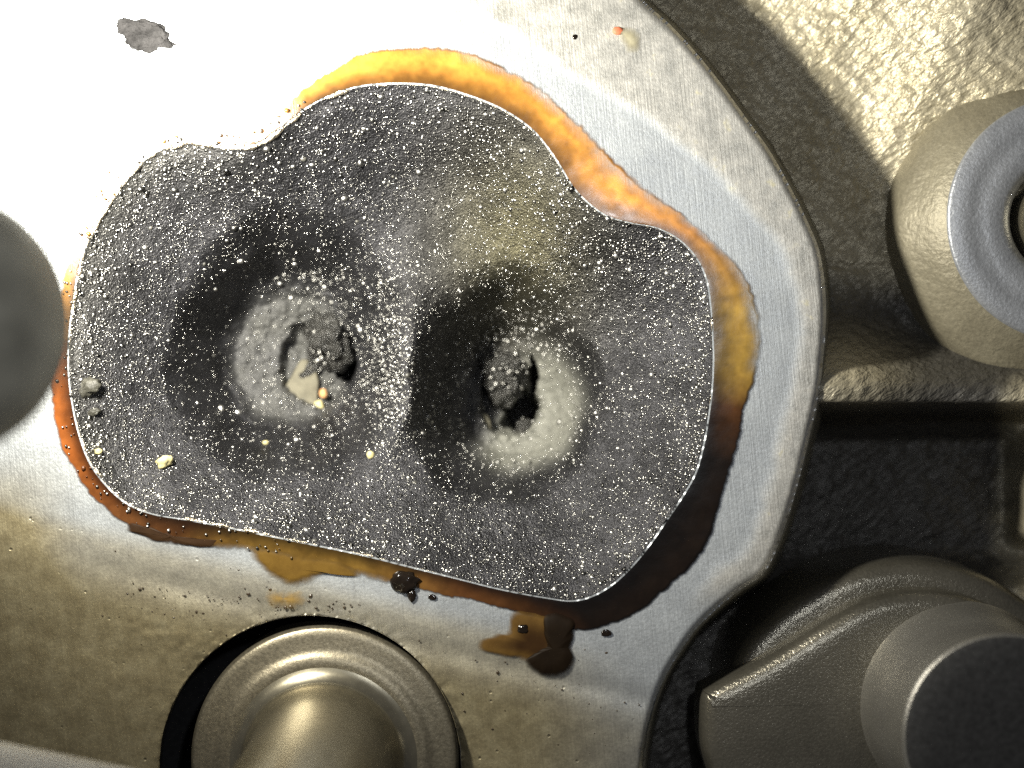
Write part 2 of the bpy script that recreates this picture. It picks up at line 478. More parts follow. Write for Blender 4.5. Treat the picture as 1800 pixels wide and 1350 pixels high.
# bright rounded edge of the port
inn_f = catmull(INNER, 14)
def build_lip():
    p = catmull(INNER, 20); Np = len(p)
    t = np.roll(p, -1, 0) - np.roll(p, 1, 0); t /= np.linalg.norm(t, axis=1)[:, None]
    nr = np.stack([t[:, 1], -t[:, 0]], -1)
    ang = np.degrees(np.arctan2(p[:, 1] - CY, p[:, 0] - CX)) % 360
    wd = np.interp(ang, [0, 20, 40, 75, 95, 120, 150, 170, 190, 260, 275, 300, 360], [2.2, 2.2, 1.4, 1.6, 3.2, 4.0, 4.4, 4.6, 6.5, 6.0, 3.0, 2.0, 2.2])
    wd = 0.8 * wd * np.clip(0.75 + 1.3 * fbm(p[:, 0], p[:, 1], 26, 31, 4), 0.05, 1.7)
    a = np.linspace(-0.3, math.pi + 0.3, 8)
    off = wd[:, None] * np.cos(a)[None] + 1.3 * fbm(p[:, 0], p[:, 1], 12, 37, 3)[:, None]
    z = -0.012 + wd[:, None] / PX * 0.75 * np.sin(a)[None]
    X = p[:, 0][:, None] + nr[:, 0][:, None] * off; Y = p[:, 1][:, None] + nr[:, 1][:, None] * off
    Vx, Vy, Vz = PZ(X, Y, z)
    return mesh_obj('port_lip', np.stack([Vx, Vy, Vz], -1).reshape(-1, 3), gridfaces(Np, 8, True), M_lip, head)
build_lip()

def build_casting():
    h = 5.0
    xs = np.arange(1040, 2120, h); ys = np.arange(-330, 1660, h)
    X, Y = np.meshgrid(xs, ys, indexing='ij')
    d1, _, _ = sdf(X, Y, catmull(FLANGE, 2, closed=False).tolist() and np.vstack([catmull(FLANGE, 2, closed=False), [[1125, 1640], [-300, 1640], [-300, -300], [1000, -300]]]))
    up = 1 - smooth(260, 460, Y)
    z = -0.95 + 0.55 * smooth(100, 480, d1) * up
    # crease that climbs from the boss towards the top edge
    cr = (X - 1560) * 0.86 - (265 - Y) * 0.52
    z = z + 0.05 * np.exp(-(cr / 45) ** 2) * (1 - smooth(230, 300, Y))
    # rib running right from the flange, with a straight lower edge
    rib = np.where(Y < 690, np.exp(-((Y - 690) / 60) ** 2), 1.0) * (1 - smooth(708, 722, Y))
    near = np.exp(-(np.maximum(X - 1450, 0) / 130) ** 2)
    rib = np.where(Y < 690, np.exp(-((Y - 690) / (55 + 45 * near)) ** 2), 1.0) * (1 - smooth(706, 724, Y))
    z = z + (0.66 + 0.26 * near) * rib
    # recess below
    z = z - 0.75 * smooth(712, 735, Y) * (1 - smooth(1100, 1300, Y) * 0.3)
    z = z - 0.35 * smooth(730, 780, Y) * (1 - smooth(960, 1060, Y)) + 1.0 * smooth(1760, 1830, X) * smooth(740, 790, Y) * (1 - smooth(930, 970, Y))
    # thin casting seam
    seam = np.abs(Y - (462 - 0.02 * (X - 1450) + 10 * np.sin((X - 1450) / 40)))
    z = z - 0.03 * np.exp(-(seam / 5) ** 2) * (X > 1440)
    z = z + 0.016 * fbm(X * 0.75 + Y * 0.5, (Y * 0.8 - X * 0.55) * 2.0, 22, 41, 3) + 0.03 * fbm(X, Y, 120, 51, 2)
    Vx, Vy, Vz = PZ(X, Y, z)
    dark_mask = smooth(430, 560, Y + 40 * fbm(X, Y, 90, 300, 3) + 0.1 * (1500 - X)) * (1 - smooth(1740, 1800, X + 20 * fbm(X, Y, 40, 310, 2)) * smooth(640, 700, Y)) * (1 - 0.9 * np.exp(-(((X - 1490) / 85) ** 2 + ((Y - 650) / 62) ** 2)))  # casting goes near black downward, left bare by the rib and right edge
    q = gridfaces(*X.shape)[:, ::-1]
    q = q[(d1.ravel()[q] > -30).all(1)]
    return mesh_obj('casting_surface', np.stack([Vx, Vy, Vz], -1).reshape(-1, 3), q, M_cast, head, True, {'dark_mask': ('F', dark_mask)})
build_casting()

# bolt boss at the right edge
bz = -0.30
bc = P(1880, 385, bz)
boss = lathe('bolt_boss', spline_prof([(1.66, -1.1), (1.54, -0.78), (1.48, -0.52), (1.43, -0.36), (1.30, -0.20), (1.18, -0.07), (1.09, 0.0)], 6) , M_boss, head, bc, 160, 0.012)
lathe('seat_ring', [(1.11, -0.05), (1.10, 0.015), (1.08, 0.03), (0.90, 0.03), (0.88, 0.026), (0.78, 0.026), (0.76, 0.03), (0.62, 0.03), (0.56, 0.0), (0.52, -0.06), (0.45, -0.5)], M_ring, boss, (0, 0, 0), 160)

# lug at the lower right: stepped plate
def plate(name, pts, ztop, thick, bev, mat, parent, n=6):
    p = catmull(pts, n)
    k = (H - ztop) / H / PX
    W = np.stack([(p[:, 0] - 900) * k, (675 - p[:, 1]) * k], -1)
    c = W.mean(0)
    t = np.roll(W, -1, 0) - np.roll(W, 1, 0); t /= np.linalg.norm(t, axis=1)[:, None] + 1e-9
    nr = np.stack([-t[:, 1], t[:, 0]], -1)
    if ((W - c) * nr).sum() < 0: nr = -nr
    rings = []
    for o, z in [(bev * 1.1, -thick), (bev * 1.0, -bev), (bev * 0.92, -bev * 0.62), (bev * 0.71, -bev * 0.29), (bev * 0.38, -bev * 0.07), (0.0, 0.0)]:
        rings.append(np.column_stack([W + nr * (o - bev), np.full(len(W), z)]))
    for s in (0.85, 0.6, 0.35, 0.1, 0.0):
        rings.append(np.column_stack([c + (W - nr * bev - c) * s, np.full(len(W), 0.012 * (1 - s))]))
    V = np.stack(rings, 1)
    V[..., 2] += ztop
    F = gridfaces(len(W), len(rings), True)
    a = mesh_obj(name, V.reshape(-1, 3), F, mat, parent)
    bm = bmesh.new(); bm.from_mesh(a.data); bmesh.ops.recalc_face_normals(bm, faces=bm.faces); bm.to_mesh(a.data); bm.free()
    return a
shoulder = plate('lug_shoulder', [(1290,1170),(1345,1095),(1420,1040),(1500,1000),(1600,985),(1700,1000),(1790,1045),(1880,1130),(1960,1300),(1960,1500),(1300,1500),(1270,1330)], -0.42, 1.3, 0.18, M_lug, head)
lug = plate('lug_plate', [(1238,1222),(1250,1213),(1330,1172),(1400,1130),(1450,1098),(1530,1055),(1610,1040),(1700,1050),(1790,1095),(1860,1180),(1900,1330),(1900,1480),(1600,1500),(1285,1500),(1262,1400),(1238,1320),(1234,1250)], -0.12, 0.5, 0.14, M_lug, head)

# ================================================================== carbon deposit in the port
NT, NR = 900, 240
GX = np.arange(-120, 1500, 6.0); GY = np.arange(-120, 1320, 6.0)
_gx, _gy = np.meshgrid(GX, GY, indexing='ij')
_gd = -sdf(_gx, _gy, catmull(INNER, 2))[0]
_k = np.exp(-0.5 * (np.arange(-30, 31) * 6.0 / 52.0) ** 2); _k /= _k.sum()
_gb = np.apply_along_axis(lambda r: np.convolve(np.pad(r, 30, mode='edge'), _k, 'valid'), 0, _gd)
_gb = np.apply_along_axis(lambda r: np.convolve(np.pad(r, 30, mode='edge'), _k, 'valid'), 1, _gb)
def dsmooth(X, Y, d):
    u = np.clip((X - GX[0]) / 6.0, 0, len(GX) - 2); v = np.clip((Y - GY[0]) / 6.0, 0, len(GY) - 2)
    i = u.astype(int); j = v.astype(int); u = u - i; v = v - j
    b = (_gb[i, j] * (1 - u) + _gb[i + 1, j] * u) * (1 - v) + (_gb[i, j + 1] * (1 - u) + _gb[i + 1, j + 1] * u) * v
    k = smooth(0, 90, d)
    return d * (1 - k) + b * k
def bowl_z(X, Y, d, detail=True):
    d = dsmooth(X, Y, np.maximum(d, 0))
    z = 0.0 - 1.10 * (1 - np.exp(-(np.maximum(d, 0) / 215.0) ** 1.25)) - 0.01 * smooth(0, 10, d)
    wx = X + 12 * fbm(X, Y, 70, 60, 2); wy = Y + 12 * fbm(X, Y, 70, 66, 2)
    # left throat
    r1 = np.hypot(wx - 512, (wy - 640) * np.where(wy < 640, 0.78, 1.0)); q = np.clip((225 - r1) / 140, 0, 1)
    z = z - 0.85 * q * q * (3 - 2 * q)
    # right throat
    r2 = np.hypot((wx - 888), (wy - 716) * np.where(wy < 716, 0.68, 1.0)); q2 = np.clip((180 - r2) / 118, 0, 1)
    z = z - 0.95 * q2 * q2 * (3 - 2 * q2)
    # dividing ridge between the throats
    z = z + 0.20 * np.exp(-((X - 706 + 0.12 * (Y - 640)) / 46) ** 2) * np.exp(-((Y - 640) / 150) ** 4)
    # openings in the floor of the throats
    jx = X + 9 * fbm(X, Y, 22, 70, 3); jy = Y + 9 * fbm(X, Y, 22, 75, 3)
    c1 = np.hypot((jx - 560) / 70, (jy - 640) / 80); c2 = np.hypot((jx - 897) / 54, (jy - 700) / 70)
    z = z - 0.16 * (1 - smooth(0.80, 1.04, c1)) - 0.24 * (1 - smooth(0.78, 1.04, c2))
    h1 = np.hypot((jx - 612) / 19, (jy - 638) / 34)
    h2 = np.minimum(np.hypot((jx - 912) / 34, (jy - 722) / 40), np.hypot((jx - 936) / 8, (jy - 665) / 42))
    z = z - 0.55 * (1 - smooth(0.7, 1.05, h1)) - 0.55 * (1 - smooth(0.7, 1.05, h2))
    # small crests on the far lips of the throats
    z = z + 0.05 * np.exp(-((r1 - 165) / 16) ** 2) * smooth(-0.2, -0.8, (wy - 640) / (r1 + 1)) 
    z = z + 0.05 * np.exp(-((r2 - 150) / 14) ** 2) * smooth(-0.4, -0.9, (wy - 716) / (r2 + 1))
    r2 = np.hypot(wx - 903, wy - 712)
    if detail:
        inner_k = smooth(4, 30, d)
        z = z + inner_k * (0.006 * fbm(X, Y, 14, 80, 3) + 0.035 * fbm(X, Y, 120, 84, 2))
        fl_ = np.exp(-(r1 / 130) ** 4) + np.exp(-(r2 / 120) ** 4)
        z = z + 0.035 * fl_ * fbm(X, Y, 10, 88, 3)
        z = z + 0.012 * np.sin(r1 / 5.5 + 2.5 * fbm(X, Y, 40, 95, 2)) * np.exp(-((r1 - 105) / 34) ** 2) + 0.010 * np.sin(r2 / 5 + 2 * fbm(X, Y, 40, 96, 2)) * np.exp(-((r2 - 95) / 30) ** 2)
    return z, r1, r2, h1, h2

def carbon_tone(X, Y, r1, r2, h1, h2, d):
    base = np.array([0.047, 0.047, 0.052])
    olive = np.array([0.082, 0.076, 0.048])
    ash = np.array([0.23, 0.23, 0.20])
    grey = np.array([0.17, 0.167, 0.15])
    o = np.exp(-(((X - 910) / 130) ** 2 + ((Y - 420) / 190) ** 2))[..., None]
    c = base * (1 - o) + olive * o
    c = c * (1 + 0.5 * fbm(X, Y, 85, 400, 3) + 0.3 * fbm(X, Y, 24, 410, 2))[..., None]
    ed = (np.exp(-np.maximum(d, 0) / 60) * 0.45 * smooth(700, 300, X + 0.4 * Y))[..., None]  # lens haze over the upper left rim painted as grey
    c = c * (1 - ed) + grey * ed
    a1 = (0.42 * (1 - smooth(85, 128, r1)))[..., None] * (0.7 + 0.3 * fbm(X, Y, 30, 90, 2))[..., None]
    lit_ash = (0.85 * (1 - smooth(95, 140, r2)) * smooth(-0.5, 0.4, (X - 888 + 0.5 * (Y - 716)) / (r2 + 1)))[..., None]  # ash kept to the light-facing wall, painting the throat's lit crescent
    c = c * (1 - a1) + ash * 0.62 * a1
    c = c * (1 - lit_ash) + ash * 1.0 * lit_ash
    hole = np.maximum(1 - smooth(0.7, 0.95, h1), 1 - smooth(0.7, 0.95, h2))[..., None]
    return c * (1 - hole) + np.array([0.012, 0.011, 0.010]) * hole

carbon = thing('carbon_deposit', 'black glittering carbon crust lining the twin throated intake port', 'carbon deposit')
th = np.linspace(0, 2 * math.pi, NT, endpoint=False)
rb = radial(inner, CX, CY, th) - 1.0
tt = np.linspace(0, 1, NR) ** 0.85
R = rb[:, None] * tt[None, ::-1]
X = CX + R * np.cos(th)[:, None]; Y = CY + R * np.sin(th)[:, None]
ip3 = catmull(INNER, 3)
dd = -sdf(X, Y, ip3)[0]
Z, r1, r2, h1, h2 = bowl_z(X, Y, dd)
tone = carbon_tone(X, Y, r1, r2, h1, h2, dd)
Vx, Vy, Vz = PZ(X, Y, Z)
mesh_obj('crust', np.stack([Vx, Vy, Vz], -1).reshape(-1, 3), gridfaces(NT, NR, True), M_carbon, carbon, True, {'tone': ('C', tone.reshape(-1, 3)), 'ash': ('F', np.clip((1 - smooth(85, 128, r1)) + (1 - smooth(95, 140, r2)), 0, 1))})

# beads of carbon: real geometry, too many to count
def ico():
    t = (1 + 5 ** 0.5) / 2
    v = np.array([(-1, t, 0), (1, t, 0), (-1, -t, 0), (1, -t, 0), (0, -1, t), (0, 1, t), (0, -1, -t), (0, 1, -t), (t, 0, -1), (t, 0, 1), (-t, 0, -1), (-t, 0, 1)], float)
    v /= np.linalg.norm(v[0])
    f = np.array([(0, 11, 5), (0, 5, 1), (0, 1, 7), (0, 7, 10), (0, 10, 11), (1, 5, 9), (5, 11, 4), (11, 10, 2), (10, 7, 6), (7, 1, 8), (3, 9, 4), (3, 4, 2), (3, 2, 6), (3, 6, 8), (3, 8, 9), (4, 9, 5), (2, 4, 11), (6, 2, 10), (8, 6, 7), (9, 8, 1)])
    return v, f
ico_v, ico_f = ico()

OV = np.array([(1, 0, 0), (-1, 0, 0), (0, 1, 0), (0, -1, 0), (0, 0, 1), (0, 0, -1)], float)
OF = np.array([(0, 2, 4), (2, 1, 4), (1, 3, 4), (3, 0, 4), (2, 0, 5), (1, 2, 5), (3, 1, 5), (0, 3, 5)])
def bead_cloud(name, bxs, bys, bzs, rad, mat, parent, tones, flat=0.75, glint=None, tiny=False):
    n = len(bxs)
    IV, IF = (OV, OF) if tiny else (ico_v, ico_f)
    nv = len(IV)
    if glint is None: glint = np.zeros(n)
    tones = np.where(glint[:, None] > 0.5, np.array([0.85, 0.84, 0.80]) * np.clip(rng.lognormal(math.log(0.45), 0.85, n), 0.06, 1.0)[:, None], tones)
    Vx, Vy, Vz = PZ(bxs, bys, bzs)
    C = np.stack([Vx, Vy, Vz], -1)
    ang = rng.uniform(0, 2 * math.pi, n); ca, sa = np.cos(ang), np.sin(ang)
    b = IV[None, :, :].repeat(n, 0)
    b = b * (1 + rng.uniform(-0.15, 0.15, (n, nv, 1)))
    x = b[..., 0] * ca[:, None] - b[..., 1] * sa[:, None]; y = b[..., 0] * sa[:, None] + b[..., 1] * ca[:, None]
    S = rng.uniform(0.8, 1.25, (n, 1))
    V = np.stack([x * S, y / S, b[..., 2] * flat], -1) * (rad / PX)[:, None, None] + C[:, None, :]
    F = (IF[None] + (np.arange(n) * nv)[:, None, None]).reshape(-1, 3)
    o = mesh_obj(name, V.reshape(-1, 3), F, mat, parent, True, {'tone': ('C', np.repeat(tones, nv, 0)), 'glint': ('F', np.repeat(glint, nv))})
    o['kind'] = 'stuff'
    return o

def scatter(n):
    x = rng.uniform(120, 1256, n); y = rng.uniform(146, 1058, n)
    d = -sdf(x, y, ip3)[0]
    m = d > 2
    return x[m], y[m], d[m]

x, y, d = scatter(64000)
# fine beads everywhere, thinned near the upper rim and in the holes; coarse beads near the rim
z, r1, r2, h1, h2 = bowl_z(x, y, d)
topk = smooth(620, 250, y + 0.15 * (x - 690)) * np.exp(-d / 80.0)
keepp = (1 - 0.75 * np.clip(topk, 0, 1)) * np.where((h1 < 1) | (h2 < 1), 0.0, 1) * (0.42 + 0.58 * smooth(-0.35, 0.35, fbm(x, y, 34, 120, 3)))
sh1 = (1 - smooth(125, 230, r1)) * 0.5 * (x < 560) + (1 - smooth(60, 150, r2)) * 0.5  # bright grains thinned toward the left throat's shaded wall
ridge = np.exp(-(((x - 695) / 38) ** 2 + ((y - 640) / 130) ** 2))
keepp = keepp * 0.85 * (1 + 2.6 * ridge)  # bright grains crowded on the ridge to imitate its lit slope
keepp = keepp * (1 - sh1)
m = rng.uniform(0, 1, len(x)) < keepp
x, y, d, z = x[m], y[m], d[m], z[m]
rad = rng.lognormal(math.log(1.15), 0.45, len(x)) * (1 + 0.4 * np.exp(-d / 90))
tn = np.tile(np.array([0.05, 0.049, 0.046]), (len(x), 1)) * rng.uniform(0.5, 2.0, (len(x), 1))
gl = (rng.uniform(0, 1, len(x)) < 0.97).astype(float)
rad = np.where(gl > 0.5, rad * (1.0 + 0.7 * np.exp(-d / 70)), rad * 0.55)
bead_cloud('carbon_grains', x, y, z - rad / PX * 0.25, rad, M_beads, carbon, tn, 0.8, gl, True)
x, y, d = scatter(9000)
z, r1, r2, h1, h2 = bowl_z(x, y, d)
pk = np.exp(-d / 75.0) * (0.2 + 0.6 * smooth(800, 250, y - 0.2 * (x - 300))) * (0.4 + 0.9 * smooth(-0.3, 0.3, fbm(x, y, 30, 140, 2))) + 0.02
pk = pk + 0.22 * np.exp(-(((x - 695) / 40) ** 2 + ((y - 640) / 150) ** 2)) + 0.5 * np.exp(-((r2 - 140) / 12) ** 2) * smooth(900, 600, y) + 0.3 * np.exp(-((r1 - 135) / 18) ** 2)
m = (rng.uniform(0, 1, len(x)) < pk) & (h1 > 1) & (h2 > 1)
x, y, d, z = x[m], y[m], d[m], z[m]
rad = np.clip(rng.lognormal(math.log(3.1), 0.42, len(x)), 1.6, 8.5)
for lx, ly, lr, lz, ln_ in ((577, 600, 44, -1.80, 40), (888, 656, 44, -1.86, 60), (545, 650, 26, -1.96, 10), (925, 752, 20, -1.96, 10)):
    q = rng.uniform(0, 1, ln_) ** 0.5; an = rng.uniform(0, 2 * math.pi, ln_)
    x = np.append(x, lx + lr * q * np.cos(an)); y = np.append(y, ly + lr * 1.15 * q * np.sin(an))
    z = np.append(z, lz + 0.22 * np.sqrt(np.maximum(0, 1 - q * q))); rad = np.append(rad, rng.uniform(2.0, 4.5, ln_))
def ringed(cx, cy, r0, r1_, n_, lo_, hi_, a0=0.0, a1=2 * math.pi):
    an = rng.uniform(a0, a1, n_); rr0 = rng.uniform(r0, r1_, n_)
    return cx + rr0 * np.cos(an), cy + rr0 * np.sin(an), rng.uniform(lo_, hi_, n_)
ex = [ringed(545, 635, 62, 125, 240, 1.2, 3.0), ringed(905, 712, 96, 128, 200, 1.4, 3.4), ringed(905, 700, 92, 122, 70, 2.4, 4.4, math.pi * 1.1, math.pi * 1.75),
      ringed(897, 702, 48, 66, 40, 1.8, 3.6), (rng.normal(690, 24, 900), rng.normal(645, 95, 900), rng.uniform(1.0, 2.8, 900)),
      (rng.normal(560, 30, 60), rng.normal(492, 11, 60), rng.uniform(1.5, 4.0, 60)), (rng.normal(905, 45, 60), rng.normal(556, 9, 60), rng.uniform(1.3, 3.2, 60))]
for ax_, ay_, ar_ in ex:
    az_ = bowl_z(ax_, ay_, -sdf(ax_, ay_, ip3)[0])[0]
    x = np.append(x, ax_); y = np.append(y, ay_); z = np.append(z, az_); rad = np.append(rad, ar_)
tn = np.tile(np.array([0.07, 0.068, 0.06]), (len(x), 1)) * rng.uniform(0.6, 2.2, (len(x), 1))
bead_cloud('carbon_beads', x, y, z - rad / PX * 0.28, rad, M_bigbeads, carbon, tn, 0.6, (rng.uniform(0, 1, len(x)) < 0.95).astype(float))

# ------------------------------------------------------------------ lumps, chips and crumbs
def lump(name, px, py, z, rx, ry, rz, mat, seed, rough=0.25, sub=4, rot=0.0):
    bm = bmesh.new(); bmesh.ops.create_icosphere(bm, subdivisions=sub, radius=1.0)
    v = np.array([q.co[:] for q in bm.verts])
    n = fbm(v[:, 0] * 40 + v[:, 2] * 23, v[:, 1] * 40 - v[:, 2] * 31, 28, seed, 4) + 0.5 * fbm(v[:, 0] * 40 - v[:, 2] * 40, v[:, 1] * 40 + 9, 12, seed + 5, 2)
    v = v * (1 + rough * n)[:, None] * np.array([rx / PX, ry / PX, rz / PX])
    c, s = math.cos(rot), math.sin(rot)
    v = np.column_stack([v[:, 0] * c - v[:, 1] * s, v[:, 0] * s + v[:, 1] * c, v[:, 2]])
    for q, co in zip(bm.verts, v): q.co = co
    me = bpy.data.meshes.new(name); bm.to_mesh(me); bm.free()
    me.polygons.foreach_set('use_smooth', np.ones(len(me.polygons), bool))
    me.materials.append(mat)
    o = bpy.data.objects.new(name, me); COL.objects.link(o)
    o.location = P(px, py, z)
    return o

def bz_at(px, py):
    a = np.array([float(px)]); b_ = np.array([float(py)])
    d = -sdf(a, b_, ip3)[0]
    return float(bowl_z(a, b_, d)[0][0])

def chip(name, pts, z, thick, mat, tilt=(0, 0)):
    p = catmull(pts, 3); c = p.mean(0)
    rings = []
    for s, zz in ((0.96, -thick), (1.0, -thick * 0.4), (0.97, -thick * 0.1), (0.85, 0), (0.5, 0.01), (0.0, 0.012)):
        q = c + (p - c) * s
        zz = zz + tilt[0] * (q[:, 0] - c[0]) / PX + tilt[1] * (q[:, 1] - c[1]) / PX + 0.015 * fbm(q[:, 0], q[:, 1], 15, 7, 2) + z
        a, b_, e = PZ(q[:, 0], q[:, 1], zz)
        rings.append(np.stack([a, b_, e], -1))
    V = np.stack(rings, 1)
    return mesh_obj(name, V.reshape(-1, 3), gridfaces(len(p), len(rings), True), mat)

zf1 = -1.81; zf2 = -1.98
tag(lump('carbon_lump', 577, 600, zf1 + 0.05, 46, 46, 42, M_clump, 3, 0.6), 'crusty grey carbon lump in the left throat beside the black gap', 'carbon lump')
tag(lump('carbon_lump', 548, 648, zf1 - 0.1, 44, 20, 30, M_clump, 13, 0.35, 3, 1.0), 'small carbon lump along the left rim of the left throat opening', 'carbon lump')
tag(lump('carbon_lump', 888, 662, zf2 + 0.08, 44, 58, 46, M_clump, 23, 0.6), 'tall wet carbon lump standing in the right throat opening', 'carbon lump')
tag(lump('carbon_lump', 925, 752, zf2 - 0.05, 20, 18, 18, M_clump, 33, 0.3, 3), 'little carbon lump at the lower lip of the right throat opening', 'carbon lump')
tag(chip('ash_flake', [(498,690),(512,662),(530,632),(548,640),(560,668),(558,700),(562,722),(540,728),(516,714)], zf1 + 0.06, 0.05, M_chip, (0.1, 0.15)), 'pale tan square flake lying in the left throat', 'flake')
tag(lump('orange_crumb', 568, 692, zf1 + 0.10, 9, 10, 8, M_orange, 5, 0.2, 2), 'tiny orange crumb touching the pale flake in the left throat', 'crumb')
tag(lump('yellow_crumb', 561, 714, zf1 + 0.12, 11, 12, 9, M_yellow, 6, 0.25, 2), 'yellow crumb at the lower corner of the pale flake', 'crumb')
tag(chip('ash_flake', [(842,738),(850,725),(862,740),(864,770),(880,792),(868,802),(850,790),(842,765)], zf2 + 0.12, 0.05, M_chip, (0.3, 0.1)), 'pale curved flake on the left edge of the right throat', 'flake')
tag(lump('grey_crumb', 155, 682, bz_at(155, 682) + 0.03, 17, 13, 6, M_greycrumb, 8, 0.7, 3, 0.6), 'largest angular grey crumb near the left rim of the port', 'crumb')
tag(lump('grey_crumb', 166, 724, bz_at(166, 724) + 0.02, 11, 7, 5, M_greycrumb, 9, 0.7, 3, 0.3), 'small grey crumb just below the big angular one', 'crumb')
tag(lump('yellow_crumb', 288, 812, bz_at(288, 812) + 0.03, 14, 10, 9, M_yellow, 15, 0.5, 3, 0.5), 'ragged pale yellow crumb at the lower left of the crust', 'crumb')
tag(lump('yellow_crumb', 173, 793, bz_at(173, 793) + 0.02, 7, 6, 4, M_yellow, 16, 0.4, 2), 'round yellow crumb close to the lower left port edge', 'crumb')
tag(lump('yellow_crumb', 651, 799, bz_at(651, 799) + 0.02, 8, 8, 7, M_yellow, 17, 0.3, 2), 'pale yellow crumb below the ridge between the throats', 'crumb')
tag(lump('yellow_crumb', 467, 778, bz_at(467, 778) + 0.02, 6, 5, 5, M_yellow, 18, 0.3, 2), 'tiny yellow crumb on the lower slope of the left throat', 'crumb')

# ------------------------------------------------------------------ oil varnish and stains on the face
def oil_tone(X, Y):
    amber = np.array([0.36, 0.165, 0.028]); gold = np.array([0.28, 0.175, 0.035]); rust = np.array([0.17, 0.05, 0.010])
    olive = np.array([0.12, 0.07, 0.014]); dark = np.array([0.006, 0.0035, 0.0022]); brown = np.array([0.065, 0.026, 0.008])
    keys = [(-200, amber), (-135, amber), (-90, amber), (-60, amber), (-35, np.array([0.42, 0.19, 0.035])), (-20, np.array([0.32, 0.14, 0.03])), (-5, gold * 0.9), (5, gold * 0.7), (11, brown * 0.7), (20, dark), (55, dark), (63, brown * 0.4), (75, brown), (100, olive), (125, olive * 0.9), (138, brown * 0.6), (146, brown * 1.2), (160, rust), (178, rust), (195, amber), (225, amber)]
    a = np.degrees(np.arctan2(Y - CY, X - CX))
    a = np.where(a < -200, a + 360, a)
    ks = np.array([k for k, _ in keys]); cs = np.array([c for _, c in keys])
    return np.stack([np.interp(a, ks, cs[:, i]) for i in range(3)], -1)

NTo, NK = 900, 26
th = np.linspace(0, 2 * math.pi, NTo, endpoint=False)
ri = radial(inner, CX, CY, th) + 3; ro = radial(outer, CX, CY, th)
ro = np.maximum(ro, ri + 8) + 5 + 4 * fbm(np.cos(th) * 300, np.sin(th) * 300, 22, 5, 3) + 3 * fbm(np.cos(th) * 500, np.sin(th) * 500, 7, 15, 2)
s = np.linspace(0, 1, NK)
R = ri[:, None] + (ro - ri)[:, None] * s[None, :]
X = CX + R * np.cos(th)[:, None]; Y = CY + R * np.sin(th)[:, None]
Z = 0.012 + 0.003 * np.sin(np.clip(s, 0, 1) * math.pi)[None, :] ** 0.7 * np.clip((ro - ri)[:, None] / 60, 0.3, 1.2) + 0.002 * fbm(X, Y, 40, 99, 2)
Z[:, -1] = 0.006
tone = (1 + 0.35 * fbm(X, Y, 34, 220, 4) + 0.25 * fbm(X * 0.4, Y * 0.4, 5, 230, 2))[..., None] * oil_tone(X, Y) * (0.25 + 1.0 * smooth(-0.05, 0.75, s)[None, :, None]) * (1 - 0.85 * np.exp(-((s - 0.94) / 0.035) ** 2))[None, :, None]
ad = np.degrees(th) % 360
thin = smooth(255, 300, ad) + smooth(0, 5, 8 - ad) + smooth(85, 95, ad) * (1 - smooth(128, 140, ad))
thin = np.clip(thin, 0, 1)[:, None]
fade = 1 - smooth(0.35, 1.0, s)[None, :] * (0.72 + 0.25 * fbm(X, Y, 50, 210, 2))
line = 0.95 * np.exp(-((s - 0.93) / 0.05) ** 2)[None, :] * (0.6 + 0.5 * fbm(X, Y, 30, 200, 2))
edge = np.clip((1 - s[None, :]) * (ro - ri)[:, None] / 7.0, 0, 1) * np.clip(1 - thin * (1 - np.maximum(fade, line)), 0, 1)
edge = edge - (0.55 * smooth(183, 200, ad) * (1 - smooth(242, 256, ad)))[:, None]  # film faded at upper left, imitating glare that washes it out
Vx, Vy, Vz = PZ(X, Y, Z)
ring = mesh_obj('oil_ring', np.stack([Vx, Vy, Vz], -1).reshape(-1, 3), gridfaces(NTo, NK, True)[:, ::-1], M_oil, None, True, {'tone': ('C', tone.reshape(-1, 3)), 'edge': ('F', edge)})
tag(ring, 'amber to black burnt oil ring around the port opening', 'oil stain')

def ln_z(px, py):
    """height of the machined face in the rolled-edge region"""
    ln = ((py - 915) - 0.245 * (px - 150)) / math.hypot(1, 0.245)
    return float(-0.08 * smooth(50, 230, np.array(ln)) - 0.22 * smooth(120, 520, np.array(ln)))

def film(name, pts, h, col, label, cat='oil stain', soft=14.0, mat=None, jag=4.0, z0=None, nk=9, col2=None):
    p = catmull(pts, 8); c = p.mean(0)
    n = len(p)
    p = p + jag * np.stack([fbm(p[:, 0], p[:, 1], 16, 3, 3), fbm(p[:, 0] + 90, p[:, 1] - 40, 16, 8, 3)], -1)
    s = np.linspace(1, 0, nk)
    Xf = c[0] + (p[:, 0] - c[0])[:, None] * s[None]; Yf = c[1] + (p[:, 1] - c[1])[:, None] * s[None]
    base = np.vectorize(ln_z)(Xf, Yf) if z0 is None else np.full_like(Xf, z0)
    r = np.hypot(p[:, 0] - c[0], p[:, 1] - c[1])[:, None] * (1 - s)[None]
    Zf = base + 0.010 + h * np.clip(r / 22.0, 0, 1) ** 0.6
    ed = np.clip(r / soft, 0, 1)
    tn = np.ones((n, nk, 1)) * np.array(col)
    if col2 is not None:
        k = smooth(0.2, 0.9, s)[None, :, None]; tn = tn * (1 - k) + np.array(col2) * k
    a, b_, e = PZ(Xf, Yf, Zf)
    o = mesh_obj(name, np.stack([a, b_, e], -1).reshape(-1, 3), gridfaces(n, nk, True), mat or M_oil_matt, None, True, {'tone': ('C', tn.reshape(-1, 3)), 'edge': ('F', ed)})
    return tag(o, label, cat)

